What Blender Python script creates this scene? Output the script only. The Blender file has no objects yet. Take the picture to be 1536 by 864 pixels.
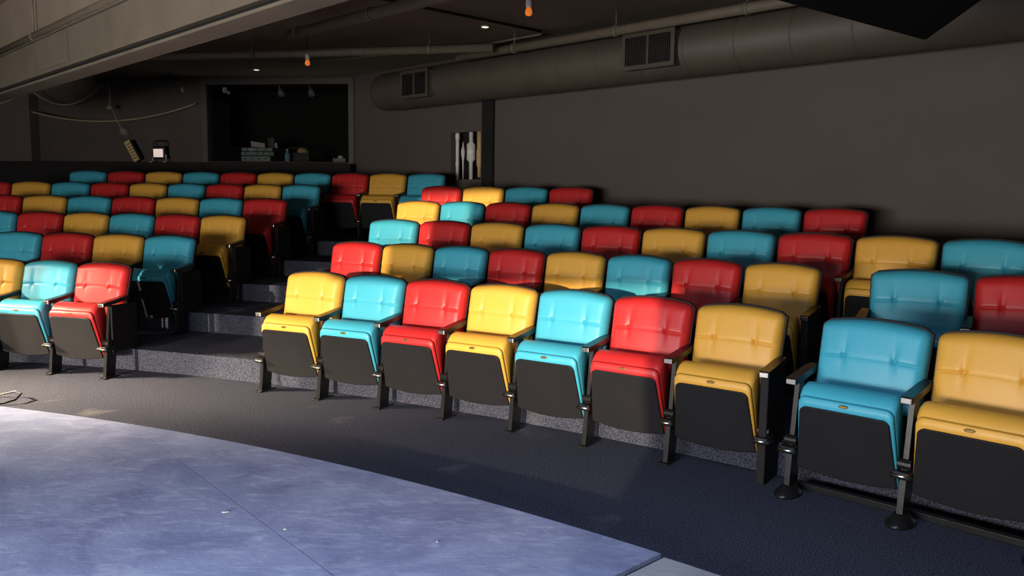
import bpy, bmesh, math, random
from mathutils import Vector, Matrix
random.seed(7)
scene = bpy.context.scene
C = scene.collection
PI = math.pi

# ------------------------------------------------------------------ camera
CAM_H, PITCH, ROLL, FPX = 1.4986, 0.1128, 0.0142, 1193.6
cam = bpy.data.cameras.new('camera')
cam.sensor_width = 36.0
cam.lens = FPX / 1536 * 36.0
cam.clip_start = 0.05
cam_ob = bpy.data.objects.new('camera', cam)
C.objects.link(cam_ob)
cam_ob.matrix_world = (Matrix.Translation((0, 0, CAM_H)) @ Matrix.Rotation(PI/2 - PITCH, 4, 'X')
                       @ Matrix.Rotation(ROLL, 4, 'Z'))
scene.camera = cam_ob

# ------------------------------------------------------------------ light
world = bpy.data.worlds.new('world'); scene.world = world
world.use_nodes = True
world.node_tree.nodes['Background'].inputs[0].default_value = (0.55, 0.72, 1.0, 1)
world.node_tree.nodes['Background'].inputs[1].default_value = 0.45

SUN_AZ, SUN_EL = math.radians(20), math.radians(5.2)
sun = bpy.data.lights.new('sun', 'SUN')
sun.energy = 5.2; sun.angle = math.radians(0.6); sun.color = (1.0, 0.83, 0.60)
so = bpy.data.objects.new('sun', sun); C.objects.link(so)
so.location = (-8, -10, 4)
sd = Vector((math.sin(SUN_AZ)*math.cos(SUN_EL), math.cos(SUN_AZ)*math.cos(SUN_EL), -math.sin(SUN_EL)))
so.rotation_euler = sd.to_track_quat('-Z', 'Y').to_euler()

def area(name, loc, target, sx, sy, power, col, spread=180):
    l = bpy.data.lights.new(name, 'AREA'); l.shape = 'RECTANGLE'
    l.size = sx; l.size_y = sy; l.energy = power; l.color = col; l.spread = math.radians(spread)
    o = bpy.data.objects.new(name, l); C.objects.link(o)
    o.location = loc
    o.rotation_euler = (Vector(target) - Vector(loc)).to_track_quat('-Z', 'Y').to_euler()
    return o
# daylight entering by the long window band, then two added unseen fill lamps
area('window_daylight', (-5.0, -2.85, 1.0), (0.2, 4.6, 1.0), 5.0, 1.2, 490, (1.0, 0.95, 0.90), 155)
area('left_floor_fill', (-9.45, 5.2, 3.0), (-4.0, 5.6, 0.0), 1.2, 0.6, 115, (1.0, 0.80, 0.54), 24)  # added warm fill for the left carpet, no such window known
area('stage_fill', (-1.0, 0.6, 3.45), (-0.9, 2.0, 0.0), 3.2, 1.3, 70, (0.52, 0.68, 1.0), 110)  # added blue fill to brighten the stage deck from above

scene.view_settings.view_transform = 'Standard'
scene.view_settings.look = 'None'
scene.view_settings.gamma = 1.0
scene.view_settings.exposure = 0.0
scene.view_settings.use_curve_mapping = False

# ------------------------------------------------------------------ materials
def lin(r, g, b):
    f = lambda c: ((c/255 + 0.055)/1.055)**2.4 if c/255 > 0.04045 else c/255/12.92
    return (f(r), f(g), f(b), 1)

def mat(name, rgb, rough=0.5, metal=0.0, noise=0.0, scale=20.0, bump=0.0, bscale=None, spec=0.5, emit=None, detail=4.0, coat=0.0):
    m = bpy.data.materials.new(name); m.use_nodes = True
    nt = m.node_tree; b = nt.nodes['Principled BSDF']
    b.inputs['Base Color'].default_value = lin(*rgb)
    b.inputs['Roughness'].default_value = rough
    b.inputs['Metallic'].default_value = metal
    b.inputs['Specular IOR Level'].default_value = spec
    if coat: b.inputs['Coat Weight'].default_value = coat; b.inputs['Coat Roughness'].default_value = 0.25
    tc = nt.nodes.new('ShaderNodeTexCoord')
    if noise:
        n = nt.nodes.new('ShaderNodeTexNoise'); n.inputs['Scale'].default_value = scale; n.inputs['Detail'].default_value = detail
        nt.links.new(tc.outputs['Object'], n.inputs['Vector'])
        r = nt.nodes.new('ShaderNodeValToRGB')
        c = lin(*rgb)
        r.color_ramp.elements[0].position = 0.3; r.color_ramp.elements[1].position = 0.7
        r.color_ramp.elements[0].color = tuple(x*(1-noise) for x in c[:3]) + (1,)
        r.color_ramp.elements[1].color = tuple(min(1, x*(1+noise)) for x in c[:3]) + (1,)
        nt.links.new(n.outputs['Fac'], r.inputs['Fac'])
        nt.links.new(r.outputs['Color'], b.inputs['Base Color'])
    if bump:
        n2 = nt.nodes.new('ShaderNodeTexNoise'); n2.inputs['Scale'].default_value = bscale or scale; n2.inputs['Detail'].default_value = 3
        nt.links.new(tc.outputs['Object'], n2.inputs['Vector'])
        bp = nt.nodes.new('ShaderNodeBump'); bp.inputs['Strength'].default_value = bump; bp.inputs['Distance'].default_value = 0.01
        nt.links.new(n2.outputs['Fac'], bp.inputs['Height'])
        nt.links.new(bp.outputs['Normal'], b.inputs['Normal'])
    if emit:
        b.inputs['Emission Color'].default_value = lin(*emit[0]); b.inputs['Emission Strength'].default_value = emit[1]
    return m

def carpet_material():
    m = mat('carpet', (84, 85, 97), rough=0.95, bump=0.9, bscale=160, spec=0.1)
    nt = m.node_tree; b = nt.nodes['Principled BSDF']; tc = [n for n in nt.nodes if n.type == 'TEX_COORD'][0]
    fine = nt.nodes.new('ShaderNodeTexNoise'); fine.inputs['Scale'].default_value = 130; fine.inputs['Detail'].default_value = 2
    worn = nt.nodes.new('ShaderNodeTexNoise'); worn.inputs['Scale'].default_value = 1.6; worn.inputs['Detail'].default_value = 5; worn.inputs['Distortion'].default_value = 0.8
    nt.links.new(tc.outputs['Object'], fine.inputs['Vector']); nt.links.new(tc.outputs['Object'], worn.inputs['Vector'])
    r1 = nt.nodes.new('ShaderNodeValToRGB')
    r1.color_ramp.elements[0].position = 0.36; r1.color_ramp.elements[0].color = lin(40, 44, 60)
    r1.color_ramp.elements[1].position = 0.68; r1.color_ramp.elements[1].color = lin(92, 93, 105)
    r2 = nt.nodes.new('ShaderNodeValToRGB')
    r2.color_ramp.elements[0].position = 0.62; r2.color_ramp.elements[0].color = (0, 0, 0, 1)
    r2.color_ramp.elements[1].position = 0.74; r2.color_ramp.elements[1].color = (0.35, 0.35, 0.35, 1)
    mx = nt.nodes.new('ShaderNodeMix'); mx.data_type = 'RGBA'
    nt.links.new(fine.outputs['Fac'], r1.inputs['Fac']); nt.links.new(worn.outputs['Fac'], r2.inputs['Fac'])
    nt.links.new(r2.outputs['Color'], mx.inputs[0]); nt.links.new(r1.outputs['Color'], mx.inputs[6])
    mx.inputs[7].default_value = lin(142, 140, 142)
    nt.links.new(mx.outputs[2], b.inputs['Base Color'])
    return m

def deck_material(name, base, dark, light):
    m = mat(name, base, rough=0.55, bump=0.15, bscale=30, spec=0.4)
    nt = m.node_tree; b = nt.nodes['Principled BSDF']; tc = [n for n in nt.nodes if n.type == 'TEX_COORD'][0]
    def noise(scale, stretch=(1, 1, 1), rot=0, detail=6, dist=0.0):
        mp = nt.nodes.new('ShaderNodeMapping'); mp.inputs['Scale'].default_value = stretch; mp.inputs['Rotation'].default_value = (0, 0, rot)
        n = nt.nodes.new('ShaderNodeTexNoise'); n.inputs['Scale'].default_value = scale; n.inputs['Detail'].default_value = detail; n.inputs['Distortion'].default_value = dist
        nt.links.new(tc.outputs['Object'], mp.inputs['Vector']); nt.links.new(mp.outputs['Vector'], n.inputs['Vector'])
        return n
    def ramp(n, p0, c0, p1, c1):
        r = nt.nodes.new('ShaderNodeValToRGB')
        r.color_ramp.elements[0].position = p0; r.color_ramp.elements[0].color = c0
        r.color_ramp.elements[1].position = p1; r.color_ramp.elements[1].color = c1
        nt.links.new(n.outputs['Fac'], r.inputs['Fac']); return r
    def mixc(fac, a, bcol):
        mx = nt.nodes.new('ShaderNodeMix'); mx.data_type = 'RGBA'
        nt.links.new(fac.outputs['Color'], mx.inputs[0])
        nt.links.new(a, mx.inputs[6]); mx.inputs[7].default_value = bcol
        return mx.outputs[2]
    big = ramp(noise(2.2, dist=1.0), 0.32, lin(*dark), 0.7, lin(*base))
    k = (0, 0, 0, 1)
    col = mixc(ramp(noise(7, (1, 2.5, 1), 0.9, dist=0.9), 0.52, k, 0.76, (0.42, 0.42, 0.42, 1)), big.outputs['Color'], lin(*light))
    col = mixc(ramp(noise(7, (1, 22, 1), PI/4, detail=3), 0.62, k, 0.72, (0.5, 0.5, 0.5, 1)), col, lin(*light))
    col = mixc(ramp(noise(9, (1, 14, 1), -0.55, detail=3), 0.66, k, 0.74, (0.45, 0.45, 0.45, 1)), col, lin(*dark))
    col = mixc(ramp(noise(60, detail=2), 0.68, k, 0.76, (0.5, 0.5, 0.5, 1)), col, lin(*light))
    nt.links.new(col, b.inputs['Base Color'])
    return m

def glass_material():
    m = bpy.data.materials.new('booth_glass'); m.use_nodes = True
    nt = m.node_tree; nt.nodes.clear()
    out = nt.nodes.new('ShaderNodeOutputMaterial'); mix = nt.nodes.new('ShaderNodeMixShader')
    tr = nt.nodes.new('ShaderNodeBsdfTransparent'); tr.inputs[0].default_value = (0.82, 0.85, 0.83, 1)
    gl = nt.nodes.new('ShaderNodeBsdfGlossy'); gl.inputs['Roughness'].default_value = 0.02
    fr = nt.nodes.new('ShaderNodeFresnel'); fr.inputs['IOR'].default_value = 1.5
    nt.links.new(fr.outputs[0], mix.inputs[0]); nt.links.new(tr.outputs[0], mix.inputs[1]); nt.links.new(gl.outputs[0], mix.inputs[2])
    nt.links.new(mix.outputs[0], out.inputs[0])
    return m

VINYL = {
    'yellow': mat('vinyl_yellow', (224, 168, 68), rough=0.42, noise=0.05, scale=3, bump=0.08, bscale=260, spec=0.45),
    'blue': mat('vinyl_turquoise', (66, 168, 191), rough=0.42, noise=0.05, scale=3, bump=0.08, bscale=260, spec=0.45),
    'red': mat('vinyl_red', (196, 42, 43), rough=0.42, noise=0.05, scale=3, bump=0.08, bscale=260, spec=0.45),
}
M_PANEL = mat('black_seat_board', (25, 24, 26), rough=0.7, noise=0.10, scale=5, bump=0.1, bscale=200, spec=0.25)
M_SHELL = mat('black_back_shell', (24, 24, 26), rough=0.6, noise=0.15, scale=20, spec=0.3)
M_METAL = mat('black_enamel_steel', (44, 43, 43), rough=0.3, metal=0.6, noise=0.2, scale=30)
M_ARM = mat('black_arm_plastic', (26, 25, 26), rough=0.3, noise=0.15, scale=30)
M_CHROME = mat('worn_chrome', (190, 186, 176), rough=0.25, metal=1.0, noise=0.15, scale=60)
M_BRASS = mat('dull_brass_plate', (128, 100, 52), rough=0.4, metal=0.7, noise=0.2, scale=120)
M_CARPET = carpet_material()
M_DECK = deck_material('painted_blue_deck', (146, 155, 186), (112, 120, 154), (186, 194, 214))
M_DECK2 = deck_material('pale_grey_deck', (176, 178, 180), (150, 152, 158), (205, 206, 206))
M_EDGE = mat('black_deck_edge', (16, 16, 18), rough=0.8, noise=0.3, scale=10)
M_WALL = mat('charcoal_wall_paint', (96, 87, 81), rough=0.85, noise=0.06, scale=1.5, bump=0.12, bscale=90, spec=0.2)
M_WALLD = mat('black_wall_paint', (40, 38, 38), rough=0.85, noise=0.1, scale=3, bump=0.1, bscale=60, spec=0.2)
M_WALLB = mat('brown_black_wall_paint', (84, 76, 70), rough=0.85, noise=0.1, scale=3, bump=0.1, bscale=60, spec=0.2)
M_CEIL = mat('dark_ceiling_paint', (138, 126, 110), rough=0.9, noise=0.1, scale=2, bump=0.15, bscale=40, spec=0.15)
M_BEAM = mat('taupe_beam_paint', (112, 103, 89), rough=0.7, noise=0.1, scale=4, bump=0.1, bscale=50, spec=0.3)
M_PIPE = mat('taupe_pipe_paint', (124, 114, 97), rough=0.55, noise=0.1, scale=9)
M_DUCT = mat('brown_duct_paint', (82, 74, 64), rough=0.6, noise=0.08, scale=3, bump=0.08, bscale=25)
M_GRILLE = mat('dark_grille', (50, 47, 44), rough=0.6, noise=0.1, scale=30)
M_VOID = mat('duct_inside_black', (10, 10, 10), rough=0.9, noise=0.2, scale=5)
M_CABLE = mat('tan_cable', (150, 136, 112), rough=0.6, noise=0.1, scale=40)
M_CABLEB = mat('black_cable', (14, 14, 14), rough=0.5, noise=0.1, scale=40)
M_WHITE = mat('white_plastic', (222, 220, 214), rough=0.5, noise=0.05, scale=30)
M_SILVER = mat('pale_pipe_metal', (235, 230, 222), rough=0.4, metal=0.0, noise=0.15, scale=25)
M_TAN = mat('pale_timber', (206, 176, 122), rough=0.6, noise=0.15, scale=40)
M_BLACKBOX = mat('black_cabinet_cloth', (9, 9, 9), rough=0.9, noise=0.2, scale=60, spec=0.1)
M_AMBER = mat('amber_bulb_glass', (240, 130, 50), rough=0.15, noise=0.05, scale=30, emit=((255, 130, 50), 0.5))
M_LIT = mat('downlight_lens', (250, 244, 230), rough=0.3, noise=0.02, scale=30, emit=((255, 240, 215), 1.0))
M_FLOOD = mat('floodlight_reflector', (240, 236, 226), rough=0.3, noise=0.04, scale=60, emit=((255, 225, 215), 0.55))
M_GEAR = mat('grey_equipment', (150, 152, 152), rough=0.4, noise=0.2, scale=40)
M_GEARD = mat('dark_equipment', (34, 36, 38), rough=0.5, noise=0.2, scale=40)
M_PAPER = mat('white_paper', (225, 222, 214), rough=0.8, noise=0.04, scale=20)
M_PINK = mat('pink_paper', (214, 184, 184), rough=0.8, noise=0.04, scale=20)
M_BOTTLE = mat('pale_blue_bottle', (130, 160, 185), rough=0.15, noise=0.1, scale=30)
M_FRAME = mat('booth_frame_paint', (80, 74, 68), rough=0.6, noise=0.08, scale=10)
M_GLASS = glass_material()

# ------------------------------------------------------------------ mesh helpers
def mesh_of(bm, name, smooth=False):
    bmesh.ops.recalc_face_normals(bm, faces=bm.faces)
    me = bpy.data.meshes.new(name); bm.to_mesh(me); bm.free()
    if smooth:
        for p in me.polygons: p.use_smooth = True
    return me

def add(name, me, m, parent=None, loc=None, rotz=None):
    if m is not None and not me.materials: me.materials.append(m)
    o = bpy.data.objects.new(name, me); C.objects.link(o)
    if parent: o.parent = parent
    if loc is not None: o.location = loc
    if rotz is not None: o.rotation_euler = (0, 0, rotz)
    return o

def tag(o, label=None, cat=None, group=None, kind=None):
    if label: o['label'] = label
    if cat: o['category'] = cat
    if group: o['group'] = group
    if kind: o['kind'] = kind
    return o

def empty(name, loc=(0, 0, 0), rotz=0.0):
    o = bpy.data.objects.new(name, None); C.objects.link(o)
    o.location = loc; o.rotation_euler = (0, 0, rotz); o.empty_display_size = 0.1
    return o

def box(bm, x0, x1, y0, y1, z0, z1, bev=0.0, M=None):
    r = bmesh.ops.create_cube(bm, size=1.0)
    vs = r['verts']
    for v in vs:
        v.co = Vector(((x0+x1)/2 + v.co.x*(x1-x0), (y0+y1)/2 + v.co.y*(y1-y0), (z0+z1)/2 + v.co.z*(z1-z0)))
    if bev:
        es = list({e for v in vs for e in v.link_edges})
        r2 = bmesh.ops.bevel(bm, geom=es, offset=bev, segments=2, affect='EDGES', profile=0.5)
        vs = list({v for f in r2['faces'] for v in f.verts} | {v for v in vs if v.is_valid})
    if M is not None:
        for v in vs: v.co = M @ v.co
    return vs

def box_mesh(name, *a, bev=0.0, M=None, smooth=False):
    bm = bmesh.new(); box(bm, *a, bev=bev, M=M); return mesh_of(bm, name, smooth)

def tube(bm, pts, r, n=8, cap=True):
    pts = [Vector(p) for p in pts]; rings = []
    for i, p in enumerate(pts):
        d = (pts[min(i+1, len(pts)-1)] - pts[max(i-1, 0)]).normalized()
        up = Vector((0, 0, 1)) if abs(d.z) < 0.9 else Vector((1, 0, 0))
        a = d.cross(up).normalized(); b = d.cross(a).normalized()
        rr = r[i] if isinstance(r, (list, tuple)) else r
        rings.append([bm.verts.new(p + a*rr*math.cos(2*PI*k/n) + b*rr*math.sin(2*PI*k/n)) for k in range(n)])
    for q, w in zip(rings, rings[1:]):
        for k in range(n): bm.faces.new((q[k], q[(k+1) % n], w[(k+1) % n], w[k]))
    if cap:
        bm.faces.new(rings[0]); bm.faces.new(rings[-1])

def tube_mesh(name, pts, r, n=8, smooth=True):
    bm = bmesh.new(); tube(bm, pts, r, n); me = mesh_of(bm, name)
    if smooth:
        for p in me.polygons: p.use_smooth = len(p.vertices) == 4
    return me

def prism(name, poly, z0, z1):
    bm = bmesh.new()
    a = [bm.verts.new((x, y, z0)) for x, y in poly]; b = [bm.verts.new((x, y, z1)) for x, y in poly]
    bm.faces.new(a); bm.faces.new(b); n = len(poly)
    for i in range(n): bm.faces.new((a[i], a[(i+1) % n], b[(i+1) % n], b[i]))
    return mesh_of(bm, name)

def clip(poly, n, c):      # keep n.p <= c
    out = []
    for i in range(len(poly)):
        p, q = poly[i], poly[(i+1) % len(poly)]
        dp = n[0]*p[0] + n[1]*p[1] - c; dq = n[0]*q[0] + n[1]*q[1] - c
        if dp <= 0: out.append(p)
        if (dp < 0 < dq) or (dq < 0 < dp):
            t = dp/(dp-dq); out.append((p[0] + t*(q[0]-p[0]), p[1] + t*(q[1]-p[1])))
    return out

def sag(a, b, drop, n=16):
    a, b = Vector(a), Vector(b)
    return [a.lerp(b, i/n) - Vector((0, 0, drop*4*(i/n)*(1-i/n))) for i in range(n+1)]

# ------------------------------------------------------------------ the room
WS = 10.55                                   # right wall: x + y = WS
HB = math.radians(-8)                        # heading of the back wall
COR = Vector((-2.569, 13.119, 0))            # corner of back and right wall
NB = Vector((-math.sin(HB), math.cos(HB), 0)); CB = NB.dot(COR)
CEIL = 3.42
XL, YF = -9.5, -3.0
CX, CY, R0, RD, RISE = -6.9476, -6.5239, 13.73, 0.9232, 0.1815   # the curved tiers
STAGE_R, STAGE_Z = 12.28, 0.05
sq = math.sqrt(0.5)

room = [(XL, YF), (WS-YF, YF), (COR.x, COR.y), (XL, COR.y - (XL-COR.x)*NB.x/NB.y)]
fl = add('floor', prism('floor', room, -0.15, 0.0), M_CARPET)
tag(fl, 'dark grey-blue speckled carpet between the stage and front row', 'floor', kind='structure')
bm = bmesh.new()                              # slab with a hole added to house the unseen stage fill lamp
FILL_HOLE = (-2.75, 0.75, -0.15, 1.35)
strips = [clip(room, (1, 0), FILL_HOLE[0]), clip(room, (-1, 0), -FILL_HOLE[1])]
midp = clip(clip(room, (-1, 0), -FILL_HOLE[0]), (1, 0), FILL_HOLE[1])
strips += [clip(midp, (0, 1), FILL_HOLE[2]), clip(midp, (0, -1), -FILL_HOLE[3])]
for poly in strips:
    a = [bm.verts.new((x, y, CEIL)) for x, y in poly]; b = [bm.verts.new((x, y, CEIL+0.15)) for x, y in poly]
    bm.faces.new(a); bm.faces.new(b); n = len(poly)
    for i in range(n): bm.faces.new((a[i], a[(i+1) % n], b[(i+1) % n], b[i]))
cl = add('ceiling', mesh_of(bm, 'ceiling'), M_CEIL)
tag(cl, 'flat dark brown painted ceiling', 'ceiling', kind='structure')

# right wall with the narrow pipe slot; local x runs along the wall from the corner, local y points out of the room
wr = empty('wall_right', (COR.x, COR.y, 0), -PI/4)
tag(wr, 'long charcoal painted wall beneath the round air duct', 'wall', kind='structure')
L_W = (WS - YF - COR.x)*math.sqrt(2)
SL0, SL1, SZ0, SZ1 = 2.36, 2.995, 1.745, 2.40
bm = bmesh.new()
box(bm, 0, SL0, 0, 0.25, 0, CEIL); box(bm, SL1, L_W, 0, 0.25, 0, CEIL)
box(bm, SL0, SL1, 0, 0.25, 0, SZ0); box(bm, SL0, SL1, 0, 0.25, SZ1, CEIL); box(bm, SL0, SL1, 0.22, 0.25, SZ0, SZ1)
add('wall_panel', mesh_of(bm, 'wall_panel'), M_WALL, wr)
add('pilaster', box_mesh('pilaster', 3.06, 3.27, -0.05, 0.0, 0.9, 2.95, bev=0.004), M_WALLD, wr)
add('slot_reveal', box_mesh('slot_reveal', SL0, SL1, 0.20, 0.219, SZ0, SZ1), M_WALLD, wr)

# back wall with the booth window; local x runs along the wall to the right, corner at 0
wb = empty('wall_back', (COR.x, COR.y, 0), HB)
tag(wb, 'dark back wall around the control booth window', 'wall', kind='structure')
UL = (XL - COR.x)/math.cos(HB)
G0, G1, GZ0, GZ1 = -2.565, -0.116, 2.04, 3.29
bm = bmesh.new()
box(bm, UL, G0, 0, 0.15, 0, CEIL); box(bm, G1, 0, 0, 0.15, 0, CEIL)
box(bm, G0, G1, 0, 0.15, 0, GZ0); box(bm, G0, G1, 0, 0.15, GZ1, CEIL)
add('wall_panel', mesh_of(bm, 'wall_panel_back'), M_WALLB, wb)
for nm, a in (('ledge', (UL+0.02, 0.0, -0.28, 0.0, 1.94, 2.0)), ('ledge_front', (UL+0.02, 0.0, -0.28, -0.22, 0.9, 1.94))):
    add(nm, box_mesh(nm, *a, bev=0.004), M_WALLD, wb)
add('column', box_mesh('column', -6.35, -5.66, -0.22, 0.0, 2.0, CEIL, bev=0.006), M_WALL, wb)

bm = bmesh.new()
yl = room[3][1]
box(bm, XL-0.2, XL, YF-0.2, 4.3, 0, CEIL); box(bm, XL-0.2, XL, 5.9, yl, 0, CEIL)
box(bm, XL-0.2, XL, 4.3, 5.9, 0, 2.6); box(bm, XL-0.2, XL, 4.3, 5.9, 3.35, CEIL)  # opening invented to house the warm fill lamp
box(bm, XL-1.0, XL-0.2, 4.1, 4.29, 2.3, CEIL)      # unseen fin added to keep the sun out of the opening
wl = add('wall_left', mesh_of(bm, 'wall_left'), M_WALL)
tag(wl, 'dark painted left side wall', 'wall', kind='structure')

# wall behind the photographer: unseen window band, heads stepped to shape the sun patches
bm = bmesh.new()
X1 = WS - YF
W0, W1, B0, B1 = -7.6, -1.95, -6.2, -4.7
SILL, LOW, TALL = 0.35, 1.80, 2.78
box(bm, XL, W0, YF-0.12, YF, 0, CEIL)
box(bm, W0, W1, YF-0.12, YF, 0, SILL)
box(bm, W0, -6.62, YF-0.12, YF, LOW, CEIL); box(bm, -6.62, B0, YF-0.12, YF, 1.15, CEIL)
box(bm, B0, B1, YF-0.12, YF, TALL, CEIL)
box(bm, B1, W1, YF-0.12, YF, 1.74, CEIL)
box(bm, W1, X1, YF-0.12, YF, 0, CEIL)
wf = add('wall_front', mesh_of(bm, 'wall_front'), M_WALL)
tag(wf, 'window wall behind the stage letting daylight in', 'wall', kind='structure')

# tiers
def arc_pt(r, a): return (CX + r*math.cos(a), CY + r*math.sin(a))
for k in range(1, 6):
    r = R0 + RD*(k-1) - 0.05
    a0, a1 = math.radians(112), math.radians(20)
    inner = [arc_pt(r, a0 + (a1-a0)*i/120) for i in range(121)]
    outer = [arc_pt(40, a1), arc_pt(60, (a0+a1)/2), arc_pt(40, a0)]
    poly = inner + outer
    poly = clip(poly, (1, 1), WS - 0.001)
    poly = clip(poly, (NB.x, NB.y), CB - 0.001)
    poly = clip(poly, (-1, 0), -XL - 0.001)
    poly = clip(poly, (0, -1), -YF)
    t = add('seating_tier', prism('seating_tier', poly, RISE*(k-1), RISE*k), M_CARPET)
    nm = ['second', 'third', 'fourth', 'fifth', 'back'][k-1]
    tag(t, 'carpeted curved step carrying the %s row of seats' % nm, 'step', kind='structure')

# stage deck: curved platform cut into sheets along its 45 degree joints
stg = empty('stage_platform', (0, 0, 0))
tag(stg, 'low curved stage with scuffed blue painted deck', 'stage', kind='structure')
def disc(r, cut):
    p = [arc_pt(r, 2*PI*i/420) for i in range(420)]
    return clip(clip(p, (0, -1), -(YF+cut)), (-1, 0), 9.5-cut)
sect = disc(STAGE_R, 0.30)
base = disc(STAGE_R-0.03, 0.33)
add('stage_base', prism('stage_base', base, 0.0, STAGE_Z-0.02), M_EDGE, stg)
J1 = ((0.753, 0.658), 0.753*-2.378 + 0.658*4.864)      # joint running away from the camera
J2 = ((0.68, -0.733), 0.68*0.657 - 0.733*3.154)        # joint near the right corner
def neg(j, g): return ((-j[0][0], -j[0][1]), -(j[1] + g))
g = 0.0025
pieces = [clip(sect, J1[0], J1[1]-g)]
rest = clip(sect, *neg(J1, g))
pieces.append(clip(rest, J2[0], J2[1]-0.008)); pieces.append(clip(rest, *neg(J2, 0.008)))
for i, p in enumerate(pieces):
    o = add('deck_panel', prism('deck_panel', p, STAGE_Z-0.02, STAGE_Z - (0.012 if i == 2 else 0)), M_DECK2 if i == 2 else M_DECK, stg)
    if i == 2: tag(o, 'pale grey bare deck panel at the corner of the stage')

# ------------------------------------------------------------------ chairs
H_BACK = 0.874
def samples(n, edge, total):
    """positions in [0,total] that are dense near both ends"""
    e = [edge*(1-math.cos(i/5*PI/2)) for i in range(6)]
    mid = [edge + (total-2*edge)*i/n for i in range(1, n)]
    return e + mid + [total-x for x in reversed(e)]

_cache = {}
def backrest_mesh(P):
    W = P - 0.029
    zb, zt, y_b, y_t = 0.46, H_BACK, -0.10, 0.0
    Hh = zt - zb; T = 0.06; rad = 0.035
    xb = 0.47*W/2; zc = 0.705
    def dense(base, centres, half, step):
        out = set(round(b, 5) for b in base if all(abs(b-c) > half for c in centres))
        for c in centres:
            n_ = int(half/step)
            for q in range(-n_, n_+1): out.add(round(c + q*step, 5))
        return sorted(out)
    us = dense(samples(22, 0.04, W), (W/2-xb, W/2+xb), 0.036, 0.006)
    vs = dense(samples(20, 0.04, Hh), (zc-zb,), 0.024, 0.003)
    bm = bmesh.new()
    grid = []
    for v in vs:
        row = []
        for u in us:
            x, z = u - W/2, v
            # round the outline corners
            dx = max(0, abs(x) - (W/2-rad)); dz = max(0, rad - z) if z < Hh/2 else max(0, z-(Hh-rad))
            if dx > 0 and dz > 0:
                m = max(dx, dz)/math.hypot(dx, dz)
                x = math.copysign(W/2-rad + dx*m, x); z = (rad - dz*m) if v < Hh/2 else (Hh-rad + dz*m)
                e = (rad - max(dx, dz))
            else:
                e = min(W/2-abs(x), z, Hh-z)
            s = min(1.0, max(0.0, e/0.04))
            d = T*math.sqrt(max(0, 1-(1-s)**2))
            zz = zb + z; fz = z/Hh
            # taper and arched crown
            x2 = x*(1 - 0.035*(1-fz))
            crown = 0.028*(1-(2*x/W)**2)*max(0, fz-0.2)/0.8
            # soft pillow swell
            d += 0.012*s*(1-(2*x/W)**2)*math.sin(PI*min(1, max(0, fz)))
            dzc = zz - zc
            up = dzc > 0
            for sx in (-1, 1):
                ddx = x - sx*xb
                d -= 0.012*s*math.exp(-(ddx*ddx + dzc*dzc)/(0.009**2))
                d -= 0.013*s*math.exp(-(ddx/(0.012 + 0.16*abs(dzc)))**2)*math.exp(-abs(dzc)/(0.060 if up else 0.028))
            side = 1/(1+math.exp(-(abs(x)-xb)/0.005))
            d -= s*(0.009*side + 0.0022*(1-side))*math.exp(-abs(dzc)/0.005)
            if up: d += s*(0.009*side + 0.003*(1-side))*(1-math.exp(-dzc/0.012))*math.exp(-dzc/0.075)
            else: d += s*0.003*(1-math.exp(dzc/0.02))*math.exp(dzc/0.06)
            yf = y_b + (y_t-y_b)*fz + 0.02
            row.append(bm.verts.new((x2, yf - d + 0.035, zz + crown)))
        grid.append(row)
    for i in range(len(vs)-1):
        for j in range(len(us)-1):
            bm.faces.new((grid[i][j], grid[i][j+1], grid[i+1][j+1], grid[i+1][j]))
    # close behind
    ring = grid[0] + [r[-1] for r in grid[1:-1]] + list(reversed(grid[-1])) + [r[0] for r in reversed(grid[1:-1])]
    back = [bm.verts.new(v.co + Vector((0, 0.012, 0))) for v in ring]
    n = len(ring)
    for i in range(n): bm.faces.new((ring[i], ring[(i+1) % n], back[(i+1) % n], back[i]))
    bm.faces.new(back)
    me = mesh_of(bm, 'backrest')
    for p in me.polygons: p.use_smooth = len(p.vertices) == 4
    return me

def shell_mesh(P):
    W = P - 0.017
    prof = []
    n = 14
    def outline(inset):
        o = []
        zb = 0.42 + inset; w = W/2 - inset
        o += [(-w*0.96, zb), (w*0.96, zb)]
        for i in range(n+1):
            x = w*(1-2*i/n); z = H_BACK + 0.006 - inset + 0.03*(1-(x/w)**2) - (0.02 if i in (0, n) else 0)
            o.append((x, z))
        return o
    bm = bmesh.new()
    rings = []
    for inset, dy in ((0.0, 0.075), (0.0, 0.10), (0.02, 0.118)):
        rings.append([bm.verts.new((x, -0.10 + 0.10*((z-0.46)/0.414) + dy - 0.018, z)) for x, z in outline(inset)])
    for a, b in zip(rings, rings[1:]):
        m = len(a)
        for i in range(m): bm.faces.new((a[i], a[(i+1) % m], b[(i+1) % m], b[i]))
    bm.faces.new(rings[0]); bm.faces.new(rings[-1])
    return mesh_of(bm, 'back_shell')

def loft(rings, name, smooth=True):
    bm = bmesh.new()
    R = [[bm.verts.new(p) for p in r] for r in rings]
    n = len(R[0])
    for a, b in zip(R, R[1:]):
        for i in range(n): bm.faces.new((a[i], a[(i+1) % n], b[(i+1) % n], b[i]))
    bm.faces.new(R[0]); bm.faces.new(R[-1])
    me = mesh_of(bm, name)
    if smooth:
        for p in me.polygons: p.use_smooth = len(p.vertices) == 4
    return me

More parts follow.
